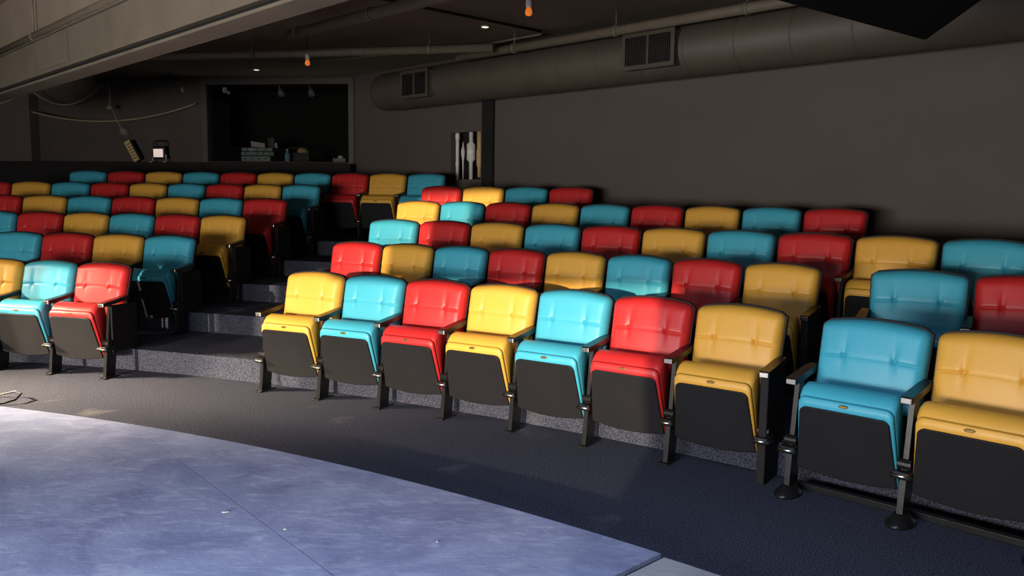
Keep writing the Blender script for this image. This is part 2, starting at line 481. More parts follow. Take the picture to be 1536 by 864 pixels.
def seat_outline(w_top, w_bot, z_top, z_bot, z_mid, r, n=6):
    """front-view outline of the folded seat, counter-clockwise, rounded top corners and bowed bottom"""
    o = []
    for i in range(13):
        t = i/12; x = -w_bot/2 + w_bot*t
        o.append((x, z_bot - (z_bot-z_mid)*(1-(2*t-1)**2)))
    def corner(cx, cz, a):
        for i in range(n+1):
            q = a + PI/2*i/n
            o.append((cx + r*math.cos(q), cz + r*math.sin(q)))
    corner(w_top/2-r, z_top-r, 0); corner(-w_top/2+r, z_top-r, PI/2)
    return o

def seat_cushion_mesh(P):
    k = (P-0.546)
    rings = []
    # (y_top, y_bottom, scale, z_top)
    spec = [(-0.352, -0.262, 1.000, 0.498, 0.165, 0.145), (-0.358, -0.255, 1.03, 0.512, 0.165, 0.145), (-0.352, -0.244, 1.05, 0.538, 0.165, 0.148),
            (-0.345, -0.240, 1.045, 0.546, 0.166, 0.149), (-0.339, -0.238, 1.015, 0.542, 0.167, 0.150), (-0.334, -0.235, 1.05, 0.550, 0.168, 0.152),
            (-0.325, -0.230, 1.065, 0.566, 0.168, 0.152), (-0.295, -0.220, 1.075, 0.592, 0.175, 0.162), (-0.255, -0.205, 1.08, 0.603, 0.19, 0.18),
            (-0.215, -0.19, 1.05, 0.596, 0.21, 0.20), (-0.195, -0.18, 1.0, 0.575, 0.23, 0.22), (-0.188, -0.175, 0.92, 0.55, 0.25, 0.24)]
    for yt, yb, s, zt, zb, zm in spec:
        o = seat_outline((0.415+k)*s, (0.465+k)*min(s, 1.02), zt, zb, zm, 0.035)
        rings.append([(x, yb + (yt-yb)*min(1, max(0, (z-0.16)/(zt-0.16))), z) for x, z in o])
    me = loft(rings, 'seat_cushion')
    return me

def seat_panel_mesh(P):
    k = (P-0.546); rings = []
    for dy, s, ins in ((0.004, 1.0, 0.0), (-0.010, 1.0, 0.0), (-0.014, 0.98, 0.006)):
        o = seat_outline((0.412+k)*s, (0.468+k)*s, 0.497-ins, 0.160+ins, 0.138+ins, 0.035)
        rings.append([(x, -0.262 - 0.092*min(1, max(0, (z-0.16)/0.337)) + dy, z) for x, z in o])
    return loft(rings, 'seat_panel', smooth=False)

ARM = loft([[(sx*w, y, z + (h if up else -h) ) for sx, up in ((-1, 0), (1, 0), (1, 1), (-1, 1))] for y, z, w, h in
            ((-0.315, 0.597, 0.020, 0.010), (-0.308, 0.600, 0.027, 0.016), (-0.20, 0.612, 0.028, 0.017), (-0.08, 0.628, 0.026, 0.017), (-0.02, 0.636, 0.02, 0.015))], 'armrest', smooth=False)
ARMCAP = box_mesh('arm_cap', -0.024, 0.024, -0.3195, -0.311, 0.583, 0.611, bev=0.003)
def leg_mesh():
    bm = bmesh.new()
    def bar(z0, z1, hw, d0, d1):
        f = lambda z: -0.31 + 0.07*z/0.6
        vs = [bm.verts.new((sx*hw, f(z) + d, z)) for z in (z0, z1) for sx, d in ((-1, d0), (1, d0), (1, d1), (-1, d1))]
        a, b = vs[:4], vs[4:]
        bm.faces.new(a); bm.faces.new(b)
        for i in range(4): bm.faces.new((a[i], a[(i+1) % 4], b[(i+1) % 4], b[i]))
    bar(0.008, 0.27, 0.014, 0.0, 0.105); bar(0.27, 0.588, 0.012, 0.01, 0.07)
    return mesh_of(bm, 'leg')
LEG = leg_mesh()
FOOT = box_mesh('foot_plate', -0.032, 0.032, -0.345, -0.17, 0.0, 0.010, bev=0.003)
FOOT_PAIR = loft([[(0.062*s*math.cos(2*PI*i/20), -0.275 + 0.10*s*math.sin(2*PI*i/20), z) for i in range(20)] for s, z in ((1, 0), (1, 0.012), (0.8, 0.022), (0.45, 0.055))], 'floor_flange')
def hinge_mesh():
    bm = bmesh.new()
    box(bm, -0.038, 0.038, -0.325, -0.215, 0.225, 0.262, bev=0.006)
    tube(bm, [(-0.030, -0.265, 0.285), (0.030, -0.265, 0.285)], 0.026, 12)
    return mesh_of(bm, 'hinge_bracket')
HINGE = hinge_mesh()
PIVOT = tube_mesh('pivot_pin', [(-0.044, -0.327, 0.243), (0.044, -0.327, 0.243)], 0.010, 10)
PLATE = loft([[(0.020*s*math.cos(2*PI*i/16)*1.1, y, 0.527 + 0.0075*s*math.sin(2*PI*i/16)) for i in range(16)] for s, y in ((1, -0.352), (1, -0.3635), (0.8, -0.365))], 'number_plate', smooth=False)
END_FULL = box_mesh('end_panel', -0.022, 0.022, -0.30, -0.02, 0.0, 0.585, bev=0.005)
END_HIGH = box_mesh('end_panel_high', -0.004, 0.026, -0.23, 0.06, 0.20, 0.585, bev=0.005)
RAIL_CACHE = {}

def chair_meshes(P):
    key = round(P, 4)
    if key not in _cache:
        _cache[key] = dict(backrest=backrest_mesh(P), shell=shell_mesh(P), seat=seat_cushion_mesh(P), panel=seat_panel_mesh(P))
    return _cache[key]

def add_part(name, me, m, parent, x=0.0):
    # the cushions share one mesh; the colour sits on the object's own slot
    if not me.materials: me.materials.append(m)
    o = bpy.data.objects.new(name, me); C.objects.link(o); o.parent = parent
    o.location = (x, 0, 0)
    if me.materials[0] is not m:
        o.material_slots[0].link = 'OBJECT'; o.material_slots[0].material = m
    return o

def standard(t, x, end=None, pair=False):
    if end != 'full':
        leg = add_part('leg', LEG, M_METAL, t, x)
        f = add_part('foot_plate', FOOT_PAIR if pair else FOOT, M_METAL, leg)
    else:
        add_part('end_panel', END_FULL, M_PANEL, t, x)
    if end == 'high': add_part('end_panel', END_HIGH, M_PANEL, t, x)
    a = add_part('armrest', ARM, M_ARM, t, x)
    add_part('arm_cap', ARMCAP, M_CHROME, a)
    h = add_part('hinge_bracket', HINGE, M_METAL, t, x)
    add_part('pivot_pin', PIVOT, M_CHROME, h)

def make_chair(pos, phi, z, P, colour, label, group, right=None, pair=False):
    t = empty('theatre_seat', (pos[0], pos[1], z), phi)
    tag(t, label, 'theatre seat', group)
    m = chair_meshes(P)
    add_part('backrest', m['backrest'], VINYL[colour], t)
    add_part('back_shell', m['shell'], M_SHELL, t)
    s = add_part('seat_cushion', m['seat'], VINYL[colour], t)
    add_part('number_plate', PLATE, M_BRASS, s)
    add_part('seat_panel', m['panel'], M_PANEL, t)
    standard(t, -P/2, None, pair)
    if right: standard(t, P/2, None if right == 'leg' else right, pair)
    if pair:
        me = RAIL_CACHE.get(P) or box_mesh('floor_rail', -P/2, P/2, -0.16, -0.12, 0.0, 0.035, bev=0.004)
        RAIL_CACHE[P] = me
        add_part('floor_rail', me, M_METAL, t)
    return t

ORD = ['first', 'second', 'third', 'fourth', 'fifth', 'sixth', 'seventh', 'eighth', 'ninth', 'tenth']
ROWN = ['front', 'second', 'third', 'fourth', 'fifth', 'back']
CN = {'y': 'yellow', 'b': 'blue', 'r': 'red'}
CL = {'y': 'yellow', 'b': 'turquoise', 'r': 'red'}
# tier, block, start x, y, heading, curvature, seat pitch, colours, right-hand end
SECTIONS = [
    (0, 'R', -1.790, 6.235, -0.384, -0.0727, 0.546, 'ybrybry', 'full'),
    (0, 'S', 1.625, 4.171, -0.713, -0.0800, 0.557, 'by', 'leg'),
    (1, 'R', -1.649, 7.190, -0.369, -0.0680, 0.525, 'rybrybry', 'full'),
    (1, 'S', 2.268, 5.047, -0.516, -0.0800, 0.576, 'br', 'leg'),
    (2, 'R', -1.459, 8.007, -0.361, -0.0643, 0.566, 'brybrybryb', 'leg'),
    (3, 'R', -1.326, 8.995, -0.348, -0.0606, 0.544, 'ybrybrybr', 'leg'),
    (4, 'R', -1.155, 9.907, -0.339, -0.0574, 0.558, 'rybr', 'leg'),
    (5, 'C', -6.557, 11.809, -0.021, -0.0545, 0.575, 'brybrybryb', 'leg'),
    (4, 'L', -7.400, 10.898, 0.026, -0.0574, 0.550, 'rybrybryb', 'high'),
    (3, 'L', -6.707, 9.971, -0.015, -0.0606, 0.583, 'rybrybr', 'high'),
    (2, 'L', -6.169, 9.040, -0.050, -0.0643, 0.559, 'brybry', 'high'),
    (1, 'L', -5.324, 8.080, -0.111, -0.0680, 0.575, 'bryb', 'high'),
    (0, 'L', -4.769, 6.947, -0.160, -0.0727, 0.535, 'ybr', 'high'),
]
for k, blk, x, y, ph, kap, P, cols, rend in SECTIONS:
    n = len(cols)
    for i, c in enumerate(cols):
        ph2 = ph + kap*P; m = (ph+ph2)/2
        nx, ny = x + P*math.cos(m), y + P*math.sin(m)
        if blk == 'R':
            lab = '%s vinyl flip-up theatre seat, %s from the aisle, %s row right of aisle' % (CL[c], ORD[i], ROWN[k])
            grp = '%s row seats right of the aisle' % ROWN[k]
        elif blk == 'L':
            lab = '%s vinyl flip-up theatre seat, %s from the aisle, %s row left of aisle' % (CL[c], ORD[n-1-i], ROWN[k])
            grp = '%s row seats left of the aisle' % ROWN[k]
        elif blk == 'C':
            lab = '%s vinyl flip-up theatre seat, %s from left end of the back row' % (CL[c], ORD[i])
            grp = 'back row seats below the booth'
        else:
            lab = '%s vinyl flip-up seat beyond the gap at far right, %s row' % (CL[c], ROWN[k])
            grp = '%s row pair past the gap' % ROWN[k]
        make_chair(((x+nx)/2, (y+ny)/2), m, k*RISE, P, CN[c], lab, grp, right=rend if i == n-1 else None, pair=(blk == 'S' and k == 0))
        x, y, ph = nx, ny, ph2

# ------------------------------------------------------------------ overhead: beam, pipes, duct
# frame of the 45 degree building grid: local x along the right wall (towards camera right), local y towards the right wall
def grid_pt(s, q, z):
    """s metres along (1,-1), with x + y = q"""
    b = Vector((q/2, q/2, z)); return b + Vector((sq, -sq, 0))*s
GRID_ROT = -PI/4

def grid_empty(name, q, z=0.0): return empty(name, (q/2, q/2, z), GRID_ROT)

bmo = grid_empty('steel_beam', 3.25)
tag(bmo, 'big taupe steel I-beam crossing the ceiling at upper left', 'beam')
S0, S1 = -12.2, 3.0
def gbox(name, parent, s0, s1, y0, y1, z0, z1, m, bev=0.004): return add(name, box_mesh(name, s0, s1, y0, y1, z0, z1, bev=bev), m, parent)
gbox('bottom_flange', bmo, S0, S1, -0.10, 0.10, 2.50, 2.522, M_BEAM)
gbox('shadow_gap_strip', bmo, S0, S1, -0.03, 0.03, 2.522, 2.57, M_EDGE, bev=0)  # coloured black to stand in for shade in the recess above the flange
gbox('web', bmo, S0, S1, -0.075, 0.075, 2.57, 2.88, M_BEAM)
gbox('top_flange', bmo, S0, S1, -0.10, 0.10, 2.88, 2.902, M_BEAM)
gbox('splice_plate', bmo, -8.4, -7.6, -0.083, -0.0755, 2.60, 2.86, M_BEAM)
gbox('packing_block', bmo, S0, S1, -0.05, 0.05, 2.902, CEIL, M_CEIL)

def pipe(name, pts, r, label, m=M_PIPE, hang=(), group=None):
    p0 = Vector(pts[0]); e = empty(name, p0)
    tag(e, label, 'pipe', group)
    add('pipe_run', tube_mesh('pipe_run', [Vector(p)-p0 for p in pts], r, 12), m, e)
    for h in hang:
        a, b = Vector(pts[0]), Vector(pts[-1]); q = a.lerp(b, h)
        add('hanger', tube_mesh('hanger', [q-p0 + Vector((0, 0, r*0.9)), Vector((q.x, q.y, CEIL))-p0], 0.008, 6), m, e)
        d = (b-a).normalized()
        add('clamp', tube_mesh('clamp', [q-p0-d*0.02, q-p0+d*0.02], r*1.18, 12), m, e)
    return e
pipe('conduit', [grid_pt(-10.2, 3.12, 2.92), grid_pt(1.0, 3.12, 2.92)], 0.035, 'taupe conduit fixed along the top of the steel beam', hang=(0.15, 0.35, 0.55, 0.75))
pipe('sprinkler_pipe', [(-2.33, 8.50, 3.15), (-0.40, 6.60, 3.15), (0.8, 5.4, 3.15)], 0.055, 'thick taupe pipe hanging below ceiling beside the beam', hang=(0.03, 0.32, 0.7))
pipe('sprinkler_pipe', [(-5.6, 10.45, 3.2), (-4.78, 10.33, 3.2), (-0.25, 9.36, 3.2)], 0.05, 'long level taupe pipe across the ceiling before the booth', hang=(0.12, 0.45, 0.86))
pipe('duct_pipe', [grid_pt(-7.6, 9.35, 3.20), grid_pt(-3.8, 9.35, 3.20), grid_pt(0.5, 9.35, 3.20)], 0.05, 'taupe pipe running along the upper side of the duct', hang=(0.12, 0.3, 0.48))
pipe('thin_conduit', [(-1.3, 7.9, 3.38), (0.29, 9.3, 3.38)], 0.015, 'thin black conduit fixed to the ceiling beside the downlight', m=M_CABLEB)
pipe('thin_conduit', [(0.29, 9.35, 3.36), (-0.35, 10.0, 3.36), (-3.2, 11.7, 3.36)], 0.014, 'thin grey conduit bending off across the ceiling toward booth')

# duct
dct = grid_empty('air_duct', 10.0, 3.0)
tag(dct, 'round brown painted air duct along the right wall', 'duct')
DR = 0.265
d0, d1 = -9.85, 4.5
bm = bmesh.new()
n = 40
prof = [(d0-0.0, 0.10), (d0+0.02, 0.20), (d0+0.07, 0.25), (d0+0.15, DR)] + [(d1, DR)]
rings = [[bm.verts.new((s, r*math.cos(2*PI*i/n), r*math.sin(2*PI*i/n))) for i in range(n)] for s, r in prof]
for a, b in zip(rings, rings[1:]):
    for i in range(n): bm.faces.new((a[i], a[(i+1) % n], b[(i+1) % n], b[i]))
bm.faces.new(rings[0]); bm.faces.new(rings[-1])
me = mesh_of(bm, 'duct_body')
for p in me.polygons: p.use_smooth = len(p.vertices) == 4
add('duct_body', me, M_DUCT, dct)
seam = tube_mesh('seam_ring', [(-0.006, 0, 0), (0.006, 0, 0)], DR+0.0025, n)
for i in range(22):
    add('seam_ring', seam, M_DUCT, dct, loc=(-8.9 + i*0.55, 0, 0))
COR_S = (Vector((COR.x, COR.y, 0)) - Vector((5.0, 5.0, 0))).dot(Vector((sq, -sq, 0)))
def vent(s0, s1, bars, fine):
    """box collar on the room side of the duct with a framed grille; s measured from the corner"""
    a, b = s0 + COR_S, s1 + COR_S
    yf = -0.335; z0, z1 = -0.175, 0.162
    col = empty('vent_collar', (0, 0, 0)); col.parent = dct
    bm = bmesh.new()
    t = 0.012
    box(bm, a, a+t, yf, -0.05, z0, z1); box(bm, b-t, b, yf, -0.05, z0, z1)
    box(bm, a+t, b-t, yf, -0.05, z0, z0+t); box(bm, a+t, b-t, yf, -0.05, z1-t, z1)
    add('collar_wall', mesh_of(bm, 'collar_wall'), M_DUCT, col)
    bm = bmesh.new(); f = 0.028
    box(bm, a-f/2, a+f, yf-0.012, yf, z0-f/2, z1+f/2); box(bm, b-f, b+f/2, yf-0.012, yf, z0-f/2, z1+f/2)
    box(bm, a+f, b-f, yf-0.012, yf, z0-f/2, z0+f); box(bm, a+f, b-f, yf-0.012, yf, z1-f, z1+f/2)
    mid = (a+b)/2
    box(bm, mid-0.012, mid+0.012, yf-0.012, yf, z0+f, z1-f)
    add('grille_frame', mesh_of(bm, 'grille_frame'), M_DUCT, col)
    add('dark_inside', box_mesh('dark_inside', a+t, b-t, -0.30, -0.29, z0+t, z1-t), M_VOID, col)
    vb = box_mesh('grille_bar', -0.003, 0.003, yf+0.001, yf+0.016, z0+f, z1-f)
    for i in range(bars):
        s = a+f + (b-a-2*f)*(i+0.5)/bars
        add('grille_bar', vb, M_GRILLE, col, loc=(s, 0, 0))
    hb = box_mesh('grille_bar_level', a+f, b-f, yf+0.004, yf+0.012, -0.002, 0.002)
    for i in range(fine):
        add('grille_bar', hb, M_GRILLE, col, loc=(0, 0, z0+f + (z1-z0-2*f)*(i+0.5)/fine))
vent(5.93, 6.54, 24, 12)
vent(2.17, 2.73, 14, 0)

# hanging black loudspeaker above the right
T = Vector((2.06, 4.117, 2.31)); ea = (Vector((1.194, 3.725, 2.396)) - T).normalized(); eb = (Vector((2.19, 3.862, 2.451)) - T).normalized(); ec = ea.cross(eb).normalized()
if ec.z < 0: ec = -ec
spk = empty('hanging_speaker', T); tag(spk, 'black box loudspeaker hung at the ceiling, upper right', 'loudspeaker')
def orient(v): return ea*v[0] + eb*v[1] + ec*v[2]
bm = bmesh.new()
box(bm, 0, 1.15, 0, 0.62, 0, 0.42, bev=0.012)
for v in bm.verts: v.co = orient(v.co)
add('cabinet', mesh_of(bm, 'cabinet'), M_BLACKBOX, spk)
bm = bmesh.new()
box(bm, 0.05, 1.10, 0.60, 0.635, 0.03, 0.39, bev=0.006)
for v in bm.verts: v.co = orient(v.co)
add('speaker_grille', mesh_of(bm, 'speaker_grille'), M_BLACKBOX, spk)
for u in (0.3, 0.85):
    p = orient((u, 0.3, 0.42))
    add('hanging_rod', tube_mesh('hanging_rod', [p, Vector((p.x, p.y, CEIL - T.z))], 0.012, 8), M_METAL, spk)

# pendant sockets with amber bulbs, downlights
def pendant(loc, top, label):
    e = empty('bare_bulb', loc); tag(e, label, 'light bulb', 'bare amber bulbs under the ceiling')
    add('cord', tube_mesh('cord', [(0, 0, 0.10), (0, 0, top - loc[2])], 0.005, 6), M_CABLEB, e)
    add('socket', tube_mesh('socket', [(0, 0, 0.03), (0, 0, 0.045), (0, 0, 0.11), (0, 0, 0.12)], [0.02, 0.026, 0.024, 0.012], 12), M_SILVER, e)
    add('bulb', tube_mesh('bulb', [(0, 0, -0.035), (0, 0, -0.03), (0, 0, -0.01), (0, 0, 0.015), (0, 0, 0.035)], [0.008, 0.022, 0.031, 0.026, 0.016], 14), M_AMBER, e)
pendant((0.105, 6.75, 3.02), CEIL, 'bare amber bulb in socket hanging nearest the top centre')
pendant((-2.50, 9.82, 3.08), CEIL, 'bare amber bulb in socket hanging before the booth window')
for loc, lab in (((-0.345, 9.25, CEIL), 'small round white downlight in the ceiling by thin conduit'), ((-4.0, 12.6, CEIL), 'small round white downlight in the ceiling above booth window')):
    e = empty('downlight', loc); tag(e, lab, 'downlight', 'recessed ceiling downlights')
    add('trim_ring', tube_mesh('trim_ring', [(0, 0, -0.012), (0, 0, 0)], 0.05, 20), M_WHITE, e)
    add('lens', tube_mesh('lens', [(0, 0, -0.016), (0, 0, -0.011)], 0.038, 20), M_LIT, e)

# pipe elbow with sprinkler head at the far upper left
e = empty('sprinkler_drop', (-3.9, 5.9, 2.92)); tag(e, 'pipe elbow with sprinkler head at the upper left corner', 'sprinkler')
add('drop_pipe', tube_mesh('drop_pipe', [(0.3, -0.2, 0.42), (0.12, -0.08, 0.42), (0.03, -0.02, 0.38), (0, 0, 0.28), (0, 0, 0.05)], 0.035, 10), M_PIPE, e)
add('sprinkler_head', tube_mesh('sprinkler_head', [(0, 0, 0.06), (0, 0, 0.02), (0, 0, 0.0), (0, 0, -0.01)], [0.02, 0.03, 0.055, 0.05], 12), M_TAN, e)

# ------------------------------------------------------------------ pipes in the wall slot
def wall_r(s, y, z): return Vector((COR.x, COR.y, 0)) + Vector((sq, -sq, 0))*s + Vector((sq, sq, 0))*y + Vector((0, 0, z))
def slot_pipe(name, s, rads, label, m=M_SILVER):
    b = wall_r(s, 0.07, SZ0)
    e = empty(name, b); tag(e, label, 'pipe', 'pipes in the wall slot')
    add('pipe_run', tube_mesh('slot_pipe_run', [(0, 0, z) for z, r in rads], [r for z, r in rads], 12), m, e)
    return e
hgt = SZ1 - SZ0
slot_pipe('slot_pipe', SL0+0.07, [(0, 0.024), (hgt*.3, 0.024), (hgt*.31, 0.03), (hgt*.36, 0.03), (hgt*.37, 0.026), (hgt*.86, 0.026), (hgt*.87, 0.034), (hgt*.95, 0.034), (hgt, 0.028)], 'slim silver pipe at the left of the wall slot')
slot_pipe('slot_rod', SL0+0.19, [(0, 0.006), (hgt*.4, 0.012), (hgt*.55, 0.03), (hgt*.62, 0.03), (hgt*.7, 0.014), (hgt*.8, 0.006)], 'thin tapered rod with collar in the wall slot')
slot_pipe('slot_valve_pipe', SL0+0.36, [(0, 0.026), (hgt*.37, 0.028), (hgt*.42, 0.062), (hgt*.74, 0.064), (hgt*.79, 0.03), (hgt, 0.032)], 'silver pipe with fat sleeve in the middle of the wall slot')
slot_pipe('slot_conduit', SL0+0.53, [(0.03, 0.022), (hgt*.25, 0.024), (hgt*.3, 0.04), (hgt*.6, 0.042), (hgt*.64, 0.034), (hgt, 0.036)], 'cream capped pipe at the right of the wall slot', M_TAN)

# ------------------------------------------------------------------ booth window and booth
def bw(u, y, z): return Vector((COR.x, COR.y, 0)) + Vector((math.cos(HB), math.sin(HB), 0))*u + NB*y + Vector((0, 0, z))
win = empty('window_1', bw(0, 0, 0), HB); tag(win, 'control booth window with thin dark frame', 'window', kind='structure')
bm = bmesh.new(); f = 0.09
box(bm, G0-f, G0, -0.03, 0.06, GZ0-0.03, GZ1+f); box(bm, G1, G1+f, -0.03, 0.06, GZ0-0.03, GZ1+f)
box(bm, G0, G1, -0.03, 0.06, GZ1, GZ1+f); box(bm, G0, G1, 0.0, 0.06, GZ0-0.02, GZ0)
add('window_frame', mesh_of(bm, 'window_frame'), M_FRAME, win)
add('pane', box_mesh('pane', G0, G1, 0.03, 0.036, GZ0, GZ1), M_GLASS, win)
bth = empty('booth_room', bw(0, 0, 0), HB); tag(bth, 'dark control booth behind the glass', 'room', kind='structure')
bm = bmesh.new()
box(bm, G0-0.6, G1+0.3, 1.9, 2.0, 0.9, CEIL); box(bm, G0-0.7, G0-0.6, 0.15, 1.9, 0.9, CEIL); box(bm, G1+0.3, G1+0.4, 0.15, 1.9, 0.9, CEIL)
box(bm, G0-0.6, G1+0.3, 0.15, 1.9, CEIL, CEIL+0.1); box(bm, G0-0.6, G1+0.3, 0.15, 1.9, 0.8, 0.9)
add('booth_wall', mesh_of(bm, 'booth_wall'), M_WALLD, bth)
add('booth_counter', box_mesh('booth_counter', G0-0.55, G1+0.25, 0.151, 0.75, 1.98, 2.04, bev=0.004), M_WALLD, bth)

def gear(u0, u1, z0, z1, label, d=0.3, y=0.2, knobs=4):
    e = empty('mixing_unit', bw((u0+u1)/2, y, z0), HB); tag(e, label, 'equipment', 'stacked units in the booth')
    w = u1-u0
    add('case', box_mesh('case', -w/2, w/2, 0, d, 0, z1-z0, bev=0.004), M_GEARD, e)
    add('face_plate', box_mesh('face_plate', -w/2+0.01, w/2-0.01, -0.008, 0, 0.008, z1-z0-0.008, bev=0.002), M_GEAR, e)
    for i in range(knobs):
        x = -w/2 + w*(i+0.7)/(knobs+0.4)
        add('knob', tube_mesh('knob', [(x, -0.02, (z1-z0)/2), (x, -0.008, (z1-z0)/2)], 0.012, 8), M_GEARD, e)
gear(-2.09, -1.56, 2.04, 2.14, 'lowest grey unit of the stack in the booth')
gear(-2.09, -1.50, 2.142, 2.21, 'middle grey unit of the stack in the booth', knobs=5)
gear(-2.08, -1.52, 2.212, 2.28, 'topmost grey unit of the stack in the booth', knobs=3)
def sheet(name, u, y, z, pts, m, label, cat, t=0.004):
    e = empty(name, bw(u, y, z), HB)
    bm = bmesh.new()
    a = [bm.verts.new(Vector(p)) for p in pts]; b = [bm.verts.new(Vector(p)+Vector((0, t, 0.002))) for p in pts]
    bm.faces.new(a); bm.faces.new(b)
    for i in range(len(pts)): bm.faces.new((a[i], a[(i+1) % len(pts)], b[(i+1) % len(pts)], b[i]))
    o = add(name, mesh_of(bm, name), m, loc=bw(u, y, z), rotz=HB)
    bpy.data.objects.remove(e)
    tag(o, label, cat)
sheet('card', -1.87, 0.34, 2.283, [(-0.10, 0, 0.02), (0.13, 0.02, 0.0), (0.13, 0.03, 0.075), (-0.12, 0.01, 0.115)], M_PINK, 'pink card propped on the stacked booth units', 'card')
sheet('card', -1.56, 0.36, 2.283, [(0.0, 0, 0.0), (0.05, 0, 0.0), (0.03, 0.02, 0.09), (-0.01, 0.02, 0.085)], M_PINK, 'small pale card standing at the stack\'s right end', 'card')
rk = empty('cable_bundle', bw(-1.72, 0.55, 2.04), HB); tag(rk, 'upright bundle of grey rods behind the booth units', 'rods')
for i in range(5):
    add('rod', tube_mesh('rod', [(-0.04+i*0.02, 0, 0), (-0.05+i*0.024, 0.02, 0.42+0.02*(i % 2))], 0.008, 6), M_GEAR, rk)
bt = empty('bottle', bw(-1.31, 0.30, 2.04), HB); tag(bt, 'pale blue bottle standing inside the booth window', 'bottle')
add('bottle_body', tube_mesh('bottle_body', [(0, 0, 0), (0, 0, 0.14), (0, 0, 0.165), (0, 0, 0.19)], [0.045, 0.045, 0.02, 0.016], 14), M_BOTTLE, bt)
add('cap', tube_mesh('cap', [(0, 0, 0.19), (0, 0, 0.22)], 0.02, 10), M_WHITE, bt)
bx = empty('carton', bw(-1.12, 0.42, 2.04), HB); tag(bx, 'open carton with loose papers inside the booth', 'carton')
add('carton_body', box_mesh('carton_body', -0.14, 0.14, 0, 0.22, 0, 0.17, bev=0.003), M_GEARD, bx)
add('crumpled_paper', loft([[(0.10*s*math.cos(2*PI*i/9)*(1+.3*math.sin(i*2.3)), 0.06 + 0.07*s*math.sin(2*PI*i/9), z) for i in range(9)] for s, z in ((0.8, 0.171), (1.0, 0.20), (0.7, 0.24), (0.2, 0.25))], 'crumpled_paper', smooth=False), M_TAN, bx)
sheet('paper_sheet', -1.18, 0.28, 2.262, [(-0.17, 0, 0.015), (0.12, 0, 0.03), (0.16, 0.22, 0.045), (-0.10, 0.22, 0.03)], M_PAPER, 'white paper sheet lying across the open carton', 'paper', t=0.001)
tl = empty('tissue_box', bw(-0.40, 0.30, 2.04), HB); tag(tl, 'grey tissue box at the right of the booth counter', 'box')
add('box_body', box_mesh('box_body', -0.11, 0.11, 0, 0.13, 0, 0.075, bev=0.005), M_GEAR, tl)
add('tissue', loft([[(0.05*s*math.cos(2*PI*i/8)*(1+.25*math.sin(i*3)), 0.065+0.03*s*math.sin(2*PI*i/8), z) for i in range(8)] for s, z in ((0.8, 0.075), (1.0, 0.10), (0.5, 0.125))], 'tissue', smooth=False), M_PAPER, tl)
for u, lab in ((-1.47, 'small grey spotlight inside the booth, left one'), (-0.93, 'small grey spotlight inside the booth, right one')):
    e = empty('booth_spotlight', bw(u, 0.45, 3.26), HB); tag(e, lab, 'spotlight', 'spotlights inside the booth')
    add('stem', tube_mesh('stem', [(-0.05, 0, CEIL-3.26), (-0.02, 0, 0.0)], 0.012, 8), M_GEAR, e)
    add('spot_head', tube_mesh('spot_head', [(-0.03, 0.02, 0.03), (0.0, -0.01, -0.04), (0.02, -0.03, -0.09)], [0.03, 0.05, 0.055], 12), M_GEAR, e)
e = empty('emergency_lamp', bw(-2.42, 0.30, 3.2), HB); tag(e, 'small white twin lamp at the booth window\'s upper left', 'lamp')
add('lamp_body', box_mesh('lamp_body', -0.03, 0.04, 0, 0.05, 0.0, 0.09, bev=0.01), M_WHITE, e)
add('lamp_head', tube_mesh('lamp_head', [(0.05, 0, 0.02), (0.10, -0.02, -0.01)], [0.02, 0.03], 10), M_WHITE, e)
add('mount', tube_mesh('mount', [(0.0, 0.03, 0.08), (0.0, 0.03, CEIL-3.2)], 0.01, 6), M_GEARD, e)

# ------------------------------------------------------------------ things on the ledge at the left, cables
LY = -0.15
fd = empty('floodlight', bw(-3.36, LY, 2.0), HB); tag(fd, 'portable work floodlight standing on the ledge left of booth', 'lamp')
bm = bmesh.new()
box(bm, -0.11, 0.11, -0.03, 0.05, 0.06, 0.27, bev=0.02); add('housing', mesh_of(bm, 'housing'), M_GEARD, fd)
add('lens', box_mesh('lens', -0.085, 0.085, -0.036, -0.03, 0.09, 0.225, bev=0.003), M_FLOOD, fd)
add('handle', tube_mesh('handle', [(-0.10, 0.01, 0.26), (-0.11, 0.01, 0.33), (-0.07, 0.01, 0.36), (0.07, 0.01, 0.36), (0.11, 0.01, 0.33), (0.10, 0.01, 0.26)], 0.012, 8), M_GEARD, fd)
add('stand', tube_mesh('stand', [(-0.12, -0.08, 0.008), (-0.12, 0.0, 0.008), (-0.12, 0.0, 0.12), (-0.11, 0, 0.13)], 0.01, 8), M_WHITE, fd)
add('stand', tube_mesh('stand_right', [(0.12, -0.08, 0.008), (0.12, 0.0, 0.008), (0.12, 0.0, 0.12), (0.11, 0, 0.13)], 0.01, 8), M_WHITE, fd)
st = empty('timber_block', bw(-3.80, LY, 2.0), HB); tag(st, 'pale slotted timber piece leaning on the ledge', 'timber')
Mx = Matrix.Rotation(-0.5, 4, 'Y')
def rot_box(*a, bev=0.0):
    bm = bmesh.new(); box(bm, *a, bev=bev)
    for v in bm.verts: v.co = Matrix.Translation((0.05, 0, 0.0)) @ Mx @ v.co
    return mesh_of(bm, 'block')
add('block_body', rot_box(-0.05, 0.06, -0.02, 0.03, 0.03, 0.40, bev=0.006), M_TAN, st)
for i in range(6):
    add('slot', rot_box(-0.035, 0.045, -0.023, -0.019, 0.08+i*0.05, 0.092+i*0.05), M_EDGE, st)
add('edge_strip', rot_box(0.061, 0.085, -0.03, 0.04, 0.04, 0.38, bev=0.003), M_GEARD, st)

